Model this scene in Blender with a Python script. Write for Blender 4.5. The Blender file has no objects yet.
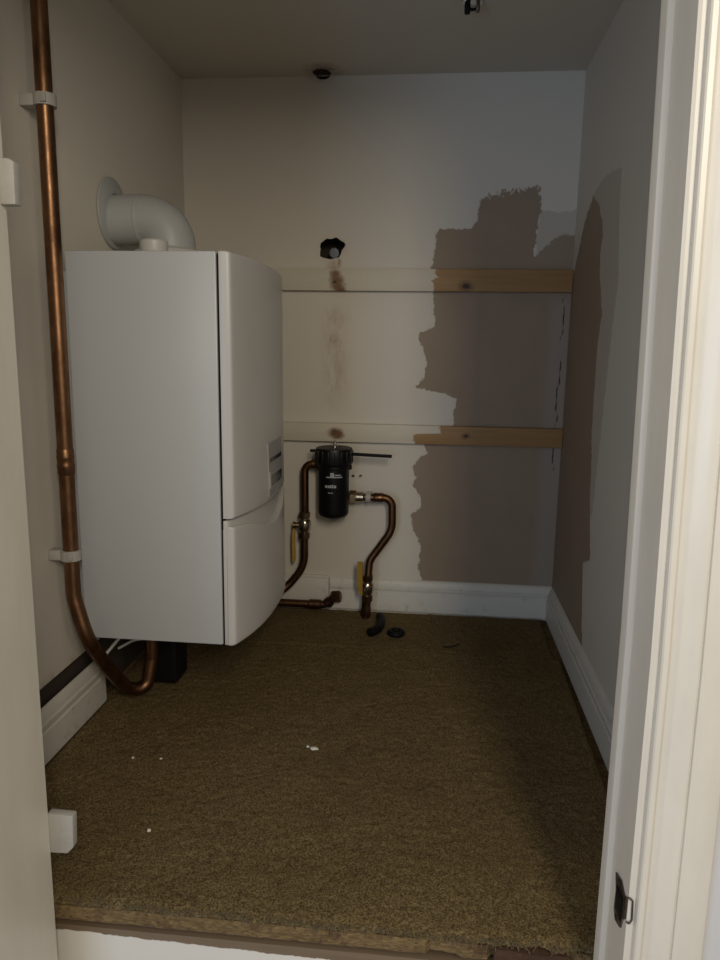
import bpy, bmesh, math, random
import numpy as np
from mathutils import Vector, Matrix, noise

random.seed(7)
rng = np.random.default_rng(7)
SC = bpy.context.scene
COL = SC.collection
PI = math.pi

# ---------------------------------------------------------------- room (metres)
XL, XR, YB, YF, ZC = -0.7027, 0.3582, 2.0336, 0.80, 1.4638
BASE = {}

# ================================================================ materials
def s2l(c):
    return tuple((v / 12.92 if v <= 0.04045 else ((v + 0.055) / 1.055) ** 2.4) for v in c)

class NT:
    def __init__(self, name):
        self.m = bpy.data.materials.new(name)
        self.m.use_nodes = True
        self.t = self.m.node_tree
        self.b = self.t.nodes['Principled BSDF']
    def n(self, typ, **kw):
        nd = self.t.nodes.new(typ)
        for k, v in kw.items():
            if k.startswith('i_'):
                nd.inputs[k[2:].replace('_', ' ')].default_value = v
            else:
                setattr(nd, k, v)
        return nd
    def l(self, a, b):
        self.t.links.new(a, b)
    def coord(self, scale=(1, 1, 1)):
        tc = self.n('ShaderNodeTexCoord')
        mp = self.n('ShaderNodeMapping')
        mp.inputs['Scale'].default_value = scale
        self.l(tc.outputs['Object'], mp.inputs['Vector'])
        return mp.outputs['Vector']
    def noise(self, scale, detail=4, rough=0.55, stretch=(1, 1, 1)):
        nd = self.n('ShaderNodeTexNoise')
        nd.inputs['Scale'].default_value = scale
        nd.inputs['Detail'].default_value = detail
        nd.inputs['Roughness'].default_value = rough
        self.l(self.coord(stretch), nd.inputs['Vector'])
        return nd.outputs['Fac']
    def math(self, op, a, b=None, c=None):
        nd = self.n('ShaderNodeMath', operation=op)
        for i, v in enumerate((a, b, c)):
            if v is None: continue
            if isinstance(v, (int, float)): nd.inputs[i].default_value = v
            else: self.l(v, nd.inputs[i])
        return nd.outputs[0]
    def smooth(self, v, lo, hi, a=0.0, b=1.0):
        nd = self.n('ShaderNodeMapRange', interpolation_type='SMOOTHSTEP')
        self.l(v, nd.inputs['Value'])
        nd.inputs['From Min'].default_value = lo
        nd.inputs['From Max'].default_value = hi
        nd.inputs['To Min'].default_value = a
        nd.inputs['To Max'].default_value = b
        return nd.outputs['Result']
    def mix(self, f, a, b):
        nd = self.n('ShaderNodeMix', data_type='RGBA')
        if isinstance(f, (int, float)): nd.inputs[0].default_value = f
        else: self.l(f, nd.inputs[0])
        for i, v in ((6, a), (7, b)):
            if isinstance(v, tuple): nd.inputs[i].default_value = (*v[:3], 1)
            else: self.l(v, nd.inputs[i])
        return nd.outputs[2]
    def attr(self, name):
        return self.n('ShaderNodeAttribute', attribute_name=name).outputs['Fac']
    def color(self, c):
        if isinstance(c, tuple): self.b.inputs['Base Color'].default_value = (*c[:3], 1)
        else: self.l(c, self.b.inputs['Base Color'])
    def set(self, rough=0.5, metal=0.0, spec=None):
        self.b.inputs['Roughness'].default_value = rough
        self.b.inputs['Metallic'].default_value = metal
        if spec is not None: self.b.inputs['Specular IOR Level'].default_value = spec
    def bump(self, h, strength=0.3, dist=0.002):
        nd = self.n('ShaderNodeBump')
        nd.inputs['Strength'].default_value = strength
        nd.inputs['Distance'].default_value = dist
        self.l(h, nd.inputs['Height'])
        self.l(nd.outputs['Normal'], self.b.inputs['Normal'])

def simple(name, c, rough=0.5, metal=0.0, var=0.12, vs=40, bump=0.0, bs=200, stretch=(1, 1, 1), spec=None):
    N = NT(name)
    f = N.noise(vs, 4, 0.6, stretch)
    N.color(N.mix(f, tuple(v * (1 - var) for v in c), tuple(min(1, v * (1 + var)) for v in c)))
    N.set(rough, metal, spec)
    if bump: N.bump(N.noise(bs, 3), bump, 0.001)
    return N.m

CREAM = (0.665, 0.615, 0.535)
BROWN = (0.30, 0.222, 0.152)

def wall_material():
    N = NT('painted plaster')
    big = N.noise(2.5, 4)
    base = N.mix(big, tuple(v * 0.95 for v in CREAM), tuple(v * 1.03 for v in CREAM))
    fine = N.noise(55, 6, 0.7)
    ragged = N.math('MULTIPLY', N.math('SUBTRACT', fine, 0.5), 0.030)
    streak = N.noise(190, 4, 0.7, (1, 1, 0.45))
    dry = N.math('MULTIPLY', N.math('SUBTRACT', streak, 0.5), N.math('MULTIPLY', N.attr('dry'), 0.11))
    # thin skim of filler
    fs = N.smooth(N.math('ADD', N.attr('sd_skim'), ragged), -0.004, 0.004)
    c = N.mix(N.math('MULTIPLY', fs, 0.55), base, (0.40, 0.34, 0.275))
    # water stain below the hole
    st = N.math('MULTIPLY', N.attr('stain'), N.smooth(N.noise(30, 5, 0.7, (1, 1, 0.4)), 0.3, 0.7))
    c = N.mix(st, c, (0.27, 0.16, 0.075))
    # bare brown plaster patch
    sd = N.math('ADD', N.math('ADD', N.attr('sd_bare'), ragged), dry)
    fb = N.smooth(sd, -0.0018, 0.0018)
    br = N.mix(N.noise(9, 5, 0.6), tuple(v * 0.88 for v in BROWN), tuple(v * 1.12 for v in BROWN))
    br = N.mix(N.math('MULTIPLY', N.attr('pale'), 0.5), br, (0.36, 0.31, 0.27))
    c = N.mix(fb, c, br)
    cr = N.math('MULTIPLY', N.smooth(N.attr('crack'), 0.0028, 0.0012), N.smooth(N.noise(22, 3), 0.36, 0.42))
    c = N.mix(cr, c, (0.03, 0.022, 0.016))
    c = N.mix(N.smooth(N.attr('dots'), 0.35, 0.6), c, (0.025, 0.018, 0.012))
    N.color(c)
    N.set(0.62)
    h = N.math('ADD', N.math('MULTIPLY', N.noise(14, 5), 1.0), N.math('MULTIPLY', fb, -0.35))
    N.bump(h, 0.35, 0.003)
    return N.m

def ceiling_material():
    N = NT('ceiling paint')
    base = N.mix(N.noise(3, 4), (0.56, 0.52, 0.445), (0.62, 0.58, 0.50))
    st = N.math('MULTIPLY', N.attr('stain'), N.smooth(N.noise(60, 5, 0.7), 0.25, 0.65))
    N.color(N.mix(st, base, (0.10, 0.06, 0.03)))
    N.set(0.75)
    N.bump(N.noise(20, 5), 0.25, 0.003)
    return N.m

def gloss_material():
    N = NT('white gloss paint')
    d = N.noise(18, 6, 0.7, (1, 1, 0.25))
    c = N.mix(N.smooth(d, 0.30, 0.75), (0.72, 0.68, 0.60), (0.66, 0.62, 0.545))
    N.color(c); N.set(0.33)
    N.bump(N.noise(30, 4, 0.6, (1, 1, 0.2)), 0.12, 0.002)
    return N.m

def skirt_material():
    N = NT('scuffed skirting paint')
    d = N.noise(45, 6, 0.75)
    c = N.mix(N.smooth(d, 0.56, 0.72), (0.63, 0.60, 0.53), (0.42, 0.38, 0.31))
    N.color(c); N.set(0.45)
    N.bump(N.noise(60, 4), 0.15, 0.001)
    return N.m

def wood_color(N, c1, c2, axis='x', k=1.0):
    st = (2.2 * k, 40 * k, 40 * k) if axis == 'x' else (40 * k, 2.2 * k, 40 * k)
    g = N.noise(1.6, 6, 0.65, st)
    g2 = N.noise(7, 3, 0.5, st)
    return N.mix(N.math('ADD', N.math('MULTIPLY', g, 0.75), N.math('MULTIPLY', g2, 0.25)), c1, c2)

def batten_material(name, edge_lo, edge_hi, zsplit, knots, stains):
    """pine batten, its left part painted with the wall; edge_* = local x where the paint stops"""
    N = NT(name)
    w = wood_color(N, (0.22, 0.115, 0.042), (0.46, 0.275, 0.115))
    tc = N.n('ShaderNodeTexCoord')
    sp = N.n('ShaderNodeSeparateXYZ'); N.l(tc.outputs['Object'], sp.inputs[0])
    def spot(px, pz, r, c, col, soft=0.35):
        dx = N.math('SUBTRACT', sp.outputs['X'], px); dz = N.math('SUBTRACT', sp.outputs['Z'], pz)
        d = N.math('SQRT', N.math('ADD', N.math('POWER', N.math('MULTIPLY', dx, 0.7), 2.0), N.math('POWER', dz, 2.0)))
        d = N.math('ADD', d, N.math('MULTIPLY', N.math('SUBTRACT', N.noise(120, 4), 0.5), r * 0.9))
        return N.mix(N.smooth(d, r * (1 + soft), r * (1 - soft)), c, col)
    for (px, pz, r) in knots:
        w = spot(px, pz, r * 2.2, w, (0.20, 0.10, 0.04), 0.5)
        w = spot(px, pz, r, w, (0.035, 0.016, 0.008))
    paint = N.mix(N.noise(6, 5, 0.7, (1, 1, 8)), (0.66, 0.605, 0.50), (0.58, 0.52, 0.41))
    for (px, pz, r, col) in stains:
        paint = spot(px, pz, r, paint, col, 0.6)
    zz = N.smooth(sp.outputs['Z'], zsplit - 0.002, zsplit + 0.002, edge_lo, edge_hi)
    d = N.math('SUBTRACT', sp.outputs['X'], zz)
    d = N.math('ADD', d, N.math('MULTIPLY', N.math('SUBTRACT', N.noise(70, 5, 0.7, (0.4, 1, 1)), 0.5), 0.05))
    N.color(N.mix(N.smooth(d, -0.002, 0.002), paint, w))
    N.set(0.55)
    N.bump(N.noise(5, 5, 0.6, (2, 60, 60)), 0.2, 0.001)
    return N.m

def riser_material():
    N = NT('part painted timber')
    w = wood_color(N, (0.11, 0.075, 0.045), (0.25, 0.18, 0.115))
    tc = N.n('ShaderNodeTexCoord')
    sp = N.n('ShaderNodeSeparateXYZ'); N.l(tc.outputs['Object'], sp.inputs[0])
    # paint stops at a ragged line that drops towards the right
    lim = N.math('MULTIPLY_ADD', sp.outputs['X'], -0.022, -0.0700)
    d = N.math('SUBTRACT', sp.outputs['Z'], lim)
    d = N.math('ADD', d, N.math('MULTIPLY', N.math('SUBTRACT', N.noise(25, 5, 0.7), 0.5), 0.012))
    N.color(N.mix(N.smooth(d, -0.001, 0.001), (0.72, 0.69, 0.63), w))
    N.set(0.5)
    return N.m

def chip_material():
    N = NT('chipboard')
    v = N.n('ShaderNodeTexVoronoi'); v.inputs['Scale'].default_value = 260
    N.l(N.coord((0.5, 1, 1.3)), v.inputs['Vector'])
    c = N.mix(v.outputs['Color'], (0.095, 0.058, 0.022), (0.235, 0.158, 0.068))
    c = N.mix(N.smooth(N.noise(14, 5, 0.7), 0.52, 0.66), c, (0.07, 0.035, 0.015))
    N.color(c); N.set(0.9)
    N.bump(v.outputs['Distance'], 0.5, 0.003)
    return N.m

def carpet_material(k=1.0):
    N = NT('carpet')
    a = N.noise(330, 3, 0.7); b = N.noise(30, 5, 0.65); d = N.noise(4, 4)
    c = N.mix(N.smooth(a, 0.3, 0.7), (0.056 * k, 0.038 * k, 0.016 * k), (0.262 * k, 0.190 * k, 0.091 * k))
    c = N.mix(N.smooth(b, 0.52, 0.80, 0, 0.55), c, (0.060 * k, 0.040 * k, 0.018 * k))
    c = N.mix(N.smooth(d, 0.45, 0.8, 0, 0.4), c, (0.105 * k, 0.074 * k, 0.034 * k))
    N.color(c); N.set(0.95, spec=0.1)
    N.b.inputs['Sheen Weight'].default_value = 0.0
    N.bump(N.noise(500, 2, 0.7), 0.55, 0.003)
    return N.m

def copper_material(name, dark=1.0, rough=0.3):
    N = NT(name)
    f = N.noise(25, 5, 0.65, (1, 1, 0.5))
    c = N.mix(N.smooth(f, 0.3, 0.72), (0.27 * dark, 0.145 * dark, 0.075 * dark), (0.10 * dark, 0.050 * dark, 0.027 * dark))
    N.color(c); N.set(rough, 1.0)
    rr = N.smooth(f, 0.3, 0.7, rough, rough + 0.18)
    N.l(rr, N.b.inputs['Roughness'])
    return N.m

M = {}
M['wall'] = wall_material()
M['ceiling'] = ceiling_material()
M['gloss'] = gloss_material()
M['skirt'] = skirt_material()
M['chip'] = chip_material()
M['riser'] = riser_material()
M['carpet'] = carpet_material(1.0)
M['carpet_back'] = carpet_material(1.0)
M['fringe'] = simple('pale cut carpet backing', (0.125, 0.094, 0.048), 0.9, var=0.5, vs=200)
M['boiler'] = simple('white enamelled steel', (0.51, 0.53, 0.55), 0.36, var=0.015, vs=3)
M['boiler_front'] = simple('white coated front cover', (0.56, 0.545, 0.525), 0.30, var=0.02, vs=3)
M['flue'] = simple('white flue coating', (0.40, 0.41, 0.405), 0.45, var=0.03, vs=20)
M['white_plastic'] = simple('white plastic', (0.52, 0.51, 0.485), 0.4, var=0.05)
M['clip'] = simple('greyed white plastic', (0.40, 0.38, 0.345), 0.5, var=0.06)
M['block'] = simple('white painted wood block', (0.40, 0.385, 0.355), 0.6, var=0.14, vs=90, bump=0.3, bs=150)
M['copper'] = copper_material('tarnished copper', 1.0, 0.33)
M['copper_dark'] = copper_material('dull brown copper', 0.70, 0.33)
M['brass'] = simple('old brass', (0.30, 0.215, 0.115), 0.28, 1.0, var=0.3, vs=60)
M['brass_pale'] = simple('nickel plated brass', (0.46, 0.41, 0.33), 0.22, 1.0, var=0.25, vs=70)
M['lever'] = simple('worn yellow lever sleeve', (0.42, 0.25, 0.045), 0.5, var=0.25, vs=60)
M['black'] = simple('black plastic', (0.005, 0.005, 0.006), 0.38, var=0.2, spec=0.3)
M['black_matt'] = simple('black rubber', (0.005, 0.005, 0.005), 0.6, var=0.2, spec=0.2)
M['print'] = simple('pale print and glint', (0.42, 0.45, 0.50), 0.5, var=0.35, vs=150)
M['chrome'] = simple('bright metal', (0.75, 0.73, 0.70), 0.2, 1.0, var=0.1)
M['steel_dark'] = simple('worn dark steel', (0.16, 0.14, 0.12), 0.38, 1.0, var=0.5, vs=160, bump=0.4, bs=300)
M['gap'] = simple('bare brick', (0.055, 0.038, 0.028), 0.9, var=0.4, vs=30, bump=0.6, bs=60)
M['lath_and_shade'] = simple('bare backing and gap shade', (0.05, 0.035, 0.025), 0.9, var=0.3, vs=30)
M['crumb'] = simple('plaster crumb', (0.72, 0.68, 0.58), 0.8, var=0.1)
M['display'] = simple('dark display', (0.02, 0.022, 0.025), 0.15, var=0.1)
M['grey_plastic'] = simple('grey plastic', (0.34, 0.34, 0.33), 0.4, var=0.06)
M['hall'] = simple('hall paint', (0.62, 0.62, 0.63), 0.6, var=0.03, vs=5)
M['wood_dark'] = simple('torn hardboard', (0.062, 0.030, 0.015), 0.9, var=0.6, vs=120, bump=0.8, bs=220)

# ================================================================ mesh helpers
class MB:
    def __init__(self):
        self.bm = bmesh.new()
    def _merge(self, tmp):
        me = bpy.data.meshes.new('tmp'); tmp.to_mesh(me); tmp.free()
        self.bm.from_mesh(me); bpy.data.meshes.remove(me)
    def box(self, x0, x1, y0, y1, z0, z1, bevel=0.0, seg=2, rot=None):
        t = bmesh.new()
        bmesh.ops.create_cube(t, size=1)
        for v in t.verts:
            v.co = Vector(((x0 + x1) / 2 + v.co.x * (x1 - x0), (y0 + y1) / 2 + v.co.y * (y1 - y0), (z0 + z1) / 2 + v.co.z * (z1 - z0)))
        if bevel:
            bmesh.ops.bevel(t, geom=t.edges[:], offset=bevel, segments=seg, profile=0.5, affect='EDGES')
        if rot is not None:
            c = Vector(((x0 + x1) / 2, (y0 + y1) / 2, (z0 + z1) / 2))
            for v in t.verts: v.co = c + rot @ (v.co - c)
        self._merge(t); return self
    def prism(self, poly, to3, a, b, bevel=0.0):
        """poly: 2-D outline; to3(p, q, s) -> 3-D point with s from a to b"""
        t = bmesh.new()
        A = [t.verts.new(to3(p, q, a)) for p, q in poly]
        B = [t.verts.new(to3(p, q, b)) for p, q in poly]
        t.faces.new(A); t.faces.new(B[::-1])
        n = len(poly)
        for i in range(n):
            t.faces.new((A[i], B[i], B[(i + 1) % n], A[(i + 1) % n]))
        bmesh.ops.recalc_face_normals(t, faces=t.faces[:])
        if bevel:
            bmesh.ops.bevel(t, geom=t.edges[:], offset=bevel, segments=2, profile=0.5, affect='EDGES')
        self._merge(t); return self
    def tube(self, pts, r, fillet=0.0, seg=20, fseg=10, r_end=None, caps=True):
        P = fillet_path([Vector(p) for p in pts], fillet, fseg)
        n = len(P)
        T = []
        for i in range(n):
            d = (P[min(i + 1, n - 1)] - P[max(i - 1, 0)]).normalized(); T.append(d)
        up = Vector((0, 0, 1)) if abs(T[0].z) < 0.9 else Vector((0, 1, 0))
        u = (up - T[0] * up.dot(T[0])).normalized()
        rings = []
        for i in range(n):
            u = (u - T[i] * u.dot(T[i])).normalized(); w = T[i].cross(u)
            rr = r if r_end is None else r + (r_end - r) * i / (n - 1)
            rings.append([self.bm.verts.new(P[i] + (u * math.cos(2 * PI * k / seg) + w * math.sin(2 * PI * k / seg)) * rr) for k in range(seg)])
        for i in range(n - 1):
            for k in range(seg):
                self.bm.faces.new((rings[i][k], rings[i][(k + 1) % seg], rings[i + 1][(k + 1) % seg], rings[i + 1][k]))
        if caps:
            self.bm.faces.new(rings[0][::-1]); self.bm.faces.new(rings[-1])
        return self
    def lathe(self, prof, origin, axis, seg=32, closed=True):
        """prof: (radius, height) along axis; capped at both ends"""
        a = Vector(axis).normalized(); o = Vector(origin)
        up = Vector((0, 0, 1)) if abs(a.z) < 0.9 else Vector((0, 1, 0))
        u = (up - a * up.dot(a)).normalized(); w = a.cross(u)
        rings = []
        for (r, h) in prof:
            rings.append([self.bm.verts.new(o + a * h + (u * math.cos(2 * PI * k / seg) + w * math.sin(2 * PI * k / seg)) * r) for k in range(seg)])
        for i in range(len(rings) - 1):
            for k in range(seg):
                self.bm.faces.new((rings[i][k], rings[i][(k + 1) % seg], rings[i + 1][(k + 1) % seg], rings[i + 1][k]))
        if closed:
            self.bm.faces.new(rings[0][::-1]); self.bm.faces.new(rings[-1])
        else:
            for k in range(seg):
                self.bm.faces.new((rings[-1][k], rings[-1][(k + 1) % seg], rings[0][(k + 1) % seg], rings[0][k]))
        return self

def fillet_path(P, r, fseg):
    if len(P) < 3 or not r: return P
    rs = r if isinstance(r, (list, tuple)) else [r] * (len(P) - 2)
    out = [P[0]]
    for i in range(1, len(P) - 1):
        a, b, c = P[i - 1], P[i], P[i + 1]
        d1 = (a - b); d2 = (c - b); l1, l2 = d1.length, d2.length
        d1.normalize(); d2.normalize()
        ang = d1.angle(d2)
        if ang > PI - 0.03: out.append(b); continue
        t = min(rs[i - 1] / math.tan(ang / 2), l1 * 0.49 if i > 1 else l1 * 0.98, l2 * 0.49 if i < len(P) - 2 else l2 * 0.98)
        p0, p2 = b + d1 * t, b + d2 * t
        bis = (d1 + d2).normalized()
        R = t * math.tan(ang / 2)
        cen = b + bis * (R / math.sin(ang / 2))
        v0, v2 = p0 - cen, p2 - cen
        th = v0.angle(v2)
        for k in range(fseg + 1):
            s = k / fseg
            out.append(cen + (v0 * math.sin((1 - s) * th) + v2 * math.sin(s * th)) / math.sin(th))
    out.append(P[-1])
    return out

def link(name, bm, mats, parent=None, smooth=40):
    me = bpy.data.meshes.new(name)
    if isinstance(bm, MB): bm = bm.bm
    base = Vector((0, 0, 0))
    if parent is not None:
        base = BASE[parent.name]
    bmesh.ops.recalc_face_normals(bm, faces=bm.faces[:])
    for v in bm.verts: v.co -= base
    bm.to_mesh(me); bm.free()
    for m in (mats if isinstance(mats, (list, tuple)) else [mats]): me.materials.append(m)
    if smooth:
        me.polygons.foreach_set('use_smooth', [True] * len(me.polygons))
        me.set_sharp_from_angle(angle=math.radians(smooth))
    o = bpy.data.objects.new(name, me); COL.objects.link(o)
    if parent is not None:
        o.parent = parent
    BASE[o.name] = base
    return o

def thing(name, label, cat, loc, group=None):
    o = bpy.data.objects.new(name, None); COL.objects.link(o)
    o.empty_display_size = 0.05
    o.location = loc; o['label'] = label; o['category'] = cat
    if group: o['group'] = group
    BASE[o.name] = Vector(loc)
    return o

def solo(name, mb, mat, label, cat, loc, group=None, smooth=40):
    """a thing that is one mesh, its origin at loc"""
    bm = mb.bm; L = Vector(loc)
    for v in bm.verts: v.co -= L
    o = link(name, mb, mat, None, smooth)
    o.location = L; o['label'] = label; o['category'] = cat
    if group: o['group'] = group
    return o

def structure(name, mb, mat, smooth=35):
    o = link(name, mb, mat, None, smooth)
    o['kind'] = 'structure'
    return o

# ---- grids with signed-distance attributes
def sd_poly(px, pz, poly):
    """signed distance, positive inside"""
    P = np.array(poly, float); n = len(P)
    best = np.full(px.shape, 1e9); inside = np.zeros(px.shape, bool)
    for i in range(n):
        ax, az = P[i]; bx, bz = P[(i + 1) % n]
        ex, ez = bx - ax, bz - az
        t = np.clip(((px - ax) * ex + (pz - az) * ez) / (ex * ex + ez * ez + 1e-12), 0, 1)
        best = np.minimum(best, np.hypot(px - ax - t * ex, pz - az - t * ez))
        c = ((az > pz) != (bz > pz))
        xi = ax + (pz - az) * ex / (ez if abs(ez) > 1e-9 else 1e-9)
        inside ^= c & (px < xi)
    return np.where(inside, best, -best)

def grid_surface(name, us, vs, to3, keep=None, mats=None, attrs=None, extra=None):
    nu, nv = len(us), len(vs)
    U, V = np.meshgrid(us, vs, indexing='ij')
    co = to3(U.ravel(), V.ravel())
    idx = np.arange(nu * nv).reshape(nu, nv)
    q = np.stack([idx[:-1, :-1], idx[1:, :-1], idx[1:, 1:], idx[:-1, 1:]], -1).reshape(-1, 4)
    if keep is not None:
        uc = (U[:-1, :-1] + U[1:, 1:]).ravel() / 2; vc = (V[:-1, :-1] + V[1:, 1:]).ravel() / 2
        q = q[keep(uc, vc)]
    verts = [tuple(c) for c in co]; faces = [tuple(int(i) for i in f) for f in q]
    mi = [0] * len(faces)
    if extra:
        for ev, ef, em in extra:
            b = len(verts); verts += ev
            faces += [tuple(i + b for i in f) for f in ef]; mi += [em] * len(ef)
    me = bpy.data.meshes.new(name); me.from_pydata(verts, [], faces)
    for m in mats: me.materials.append(m)
    me.polygons.foreach_set('material_index', mi)
    for an in ('sd_bare', 'sd_skim', 'stain', 'dry', 'pale', 'crack', 'dots'):
        d = np.full(len(verts), {'sd_bare': -1., 'sd_skim': -1., 'crack': 1.}.get(an, 0.), np.float32)
        if attrs and an in attrs: d[:nu * nv] = attrs[an](U.ravel(), V.ravel())
        a = me.attributes.new(an, 'FLOAT', 'POINT'); a.data.foreach_set('value', d)
    o = bpy.data.objects.new(name, me); COL.objects.link(o)
    o['kind'] = 'structure'
    return o

def open_box(x0, x1, y0, y1, z0, z1, skip):
    v = [(x, y, z) for x in (x0, x1) for y in (y0, y1) for z in (z0, z1)]
    F = {'x0': (0, 1, 3, 2), 'x1': (4, 6, 7, 5), 'y0': (0, 4, 5, 1), 'y1': (2, 3, 7, 6), 'z0': (0, 2, 6, 4), 'z1': (1, 5, 7, 3)}
    return v, [f for k, f in F.items() if k != skip]

def gauss(x, c, s): return np.exp(-((x - c) / s) ** 2)

# ================================================================ the room
BARE_BACK = [(-0.008, 0.049), (-0.028, 0.139), (-0.021, 0.191), (-0.046, 0.244), (-0.053, 0.288), (-0.025, 0.31), (-0.029, 0.342),
    (-0.049, 0.371), (-0.042, 0.397), (-0.054, 0.426), (-0.026, 0.461), (-0.01, 0.47), (-0.022, 0.487), (-0.023, 0.521), (0.055, 0.526),
    (0.057, 0.543), (0.059, 0.585), (0.066, 0.625), (0.032, 0.638), (-0.015, 0.648), (-0.049, 0.655), (-0.03, 0.681), (-0.021, 0.725),
    (-0.039, 0.771), (-0.048, 0.804), (-0.015, 0.812), (-0.002, 0.82), (-0.006, 0.866), (-0.008, 0.911), (-0.018, 0.964),
    (-0.011, 1.011), (-0.005, 1.063), (0.003, 1.078), (0.083, 1.078), (0.1, 1.096), (0.106, 1.152), (0.118, 1.159), (0.183, 1.176),
    (0.258, 1.183), (0.265, 1.139), (0.257, 1.063), (0.252, 1.004), (0.282, 1.032), (0.312, 1.058), (0.337, 1.068), (0.37, 1.05),
    (0.401, 0.999), (0.454, 0.057)]
SKIM_BACK = [(0.264, 1.121), (0.39, 1.126), (0.39, 0.896), (0.251, 0.895)]
HOLE = [(-0.323, 1.042), (-0.304, 1.052), (-0.279, 1.055), (-0.251, 1.039), (-0.262, 1.018), (-0.27, 1.002), (-0.3, 0.999), (-0.323, 1.005)]

def fine(a, b, n, zones, step=0.0013):
    x = np.linspace(a, b, n)
    for lo, hi in zones:
        x = np.concatenate([x[(x < lo) | (x > hi)], np.arange(lo, hi + step * .5, step)])
    x = np.unique(np.clip(np.concatenate([x, [a, b]]), a, b))
    k = np.concatenate([[True], np.diff(x) > 2e-4]); k[-1] = True
    return x[k]

def jit(u, v, s=1.0):
    return np.array([noise.noise(Vector((a * 60, b * 60, 3.1))) for a, b in zip(u, v)]) * s

def keep_back(u, v):
    near = (np.abs(u + 0.287) < 0.06) & (np.abs(v - 1.027) < 0.05)
    k = np.ones(u.shape, bool)
    d = sd_poly(u[near], v[near], HOLE) + jit(u[near], v[near], 0.004)
    k[near] = d < 0
    k &= np.hypot((u + 0.317) / 0.021, (v - 1.468) / 0.013) > 1
    return k

def stain_back(x, z):
    a = gauss(x, -0.284, 0.016) * np.clip((1.01 - z) / 0.02, 0, 1) * np.clip((z - 0.955) / 0.01, 0, 1) * 0.8
    b = gauss(x, -0.278, 0.030) * np.clip((0.89 - z) / 0.05, 0, 1) * np.clip((z - 0.56) / 0.1, 0, 1) * 0.5
    c = (np.hypot((x + 0.283) / 0.012, (z - 0.785) / 0.013) < 1) * 0.8
    d = (np.hypot((x + 0.223) / 0.0055, (z - 0.397) / 0.0045) < 1) * 1.6 + (np.hypot((x + 0.2012) / 0.006, (z - 0.3976) / 0.004) < 1) * 1.4
    h = np.clip(1 - np.hypot((x + 0.287) / 0.055, (z - 1.027) / 0.042), 0, 1) * 0.5
    g = gauss(x, -0.27, 0.007) * np.clip((z - 0.975) / 0.01, 0, 1) * np.clip((1.002 - z) / 0.004, 0, 1) * 1.2
    t = np.clip(1 - np.hypot((x + 0.317) / 0.05, (z - 1.464) / 0.02), 0, 1) * 0.7
    return np.maximum.reduce([a, b, c, d, h, g, t])

def crack_back(x, z):
    cx = 0.3385 + (z - 0.573) * 0.010 + 0.0022 * np.sin(z * 47) + 0.0016 * np.sin(z * 131 + 1)
    d = np.abs(x - cx)
    return np.where((z > 0.43) & (z < 0.905), d, 1.0)

us = fine(XL, XR, 200, [(-0.355, -0.19)]); vs = fine(-0.05, ZC, 300, [(0.385, 0.41), (0.99, 1.065), (1.445, ZC)])
grid_surface('wall_back', us, vs, lambda u, v: np.stack([u, np.full_like(u, YB), v], -1), keep_back, [M['wall'], M['gap']],
    {'sd_bare': lambda x, z: sd_poly(x, z, BARE_BACK), 'sd_skim': lambda x, z: sd_poly(x, z, SKIM_BACK), 'stain': stain_back,
     'dry': lambda x, z: np.clip(1 - np.hypot((x - 0.185) / 0.10, (z - 1.175) / 0.075), 0, 1),
     'pale': lambda x, z: np.clip((x - 0.29) / 0.03, 0, 1) * np.clip((0.92 - z) / 0.04, 0, 1) + gauss(x, 0.31, 0.05) * np.clip((z - 0.98) / 0.02, 0, 1) * 0.35,
     'crack': crack_back,
     'dots': lambda x, z: np.maximum.reduce([np.clip(1.2 - np.hypot((x + 0.223) / 0.006, (z - 0.397) / 0.005), 0, 1), np.clip(1.1 - np.hypot((x + 0.2005) / 0.005, (z - 0.3985) / 0.0045), 0, 1), np.clip(1.0 - np.hypot((x + 0.205) / 0.004, (z - 0.393) / 0.004), 0, 1) * 0.7])},
    [(*open_box(-0.345, -0.23, YB, YB + 0.10, 0.985, 1.075, 'y0'), 1), (*open_box(-0.36, -0.27, YB, YB + 0.04, 1.44, ZC, 'y0'), 1)])

BARE_RIGHT = [(1.821, 1.116), (1.758, 1.086), (1.715, 1.046), (1.694, 1.012), (1.71, 0.971), (1.691, 0.916), (1.646, 0.838), (1.667, 0.785),
    (1.669, 0.73), (1.667, 0.664), (1.661, 0.586), (1.642, 0.498), (1.63, 0.431), (1.586, 0.304), (1.655, 0.279), (1.636, 0.193),
    (1.589, 0.05), (2.06, 0.02), (2.06, 0.93), (2.02, 0.947), (1.984, 0.998), (1.955, 1.026), (1.92, 1.069), (1.861, 1.106)]
SKIM_RIGHT = [(1.835, 1.12), (1.714, 1.14), (1.564, 1.122), (1.561, 1.058), (1.525, 0.9), (1.545, 0.803), (1.60, 0.40), (1.9, 0.4), (1.95, 1.0)]
us = np.linspace(YF, YB, 200); vs = np.linspace(-0.05, ZC, 230)
grid_surface('wall_right', us, vs, lambda u, v: np.stack([np.full_like(u, XR), u, v], -1), None, [M['wall']],
    {'sd_bare': lambda y, z: sd_poly(y, z, BARE_RIGHT), 'sd_skim': lambda y, z: sd_poly(y, z, SKIM_RIGHT)})
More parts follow.
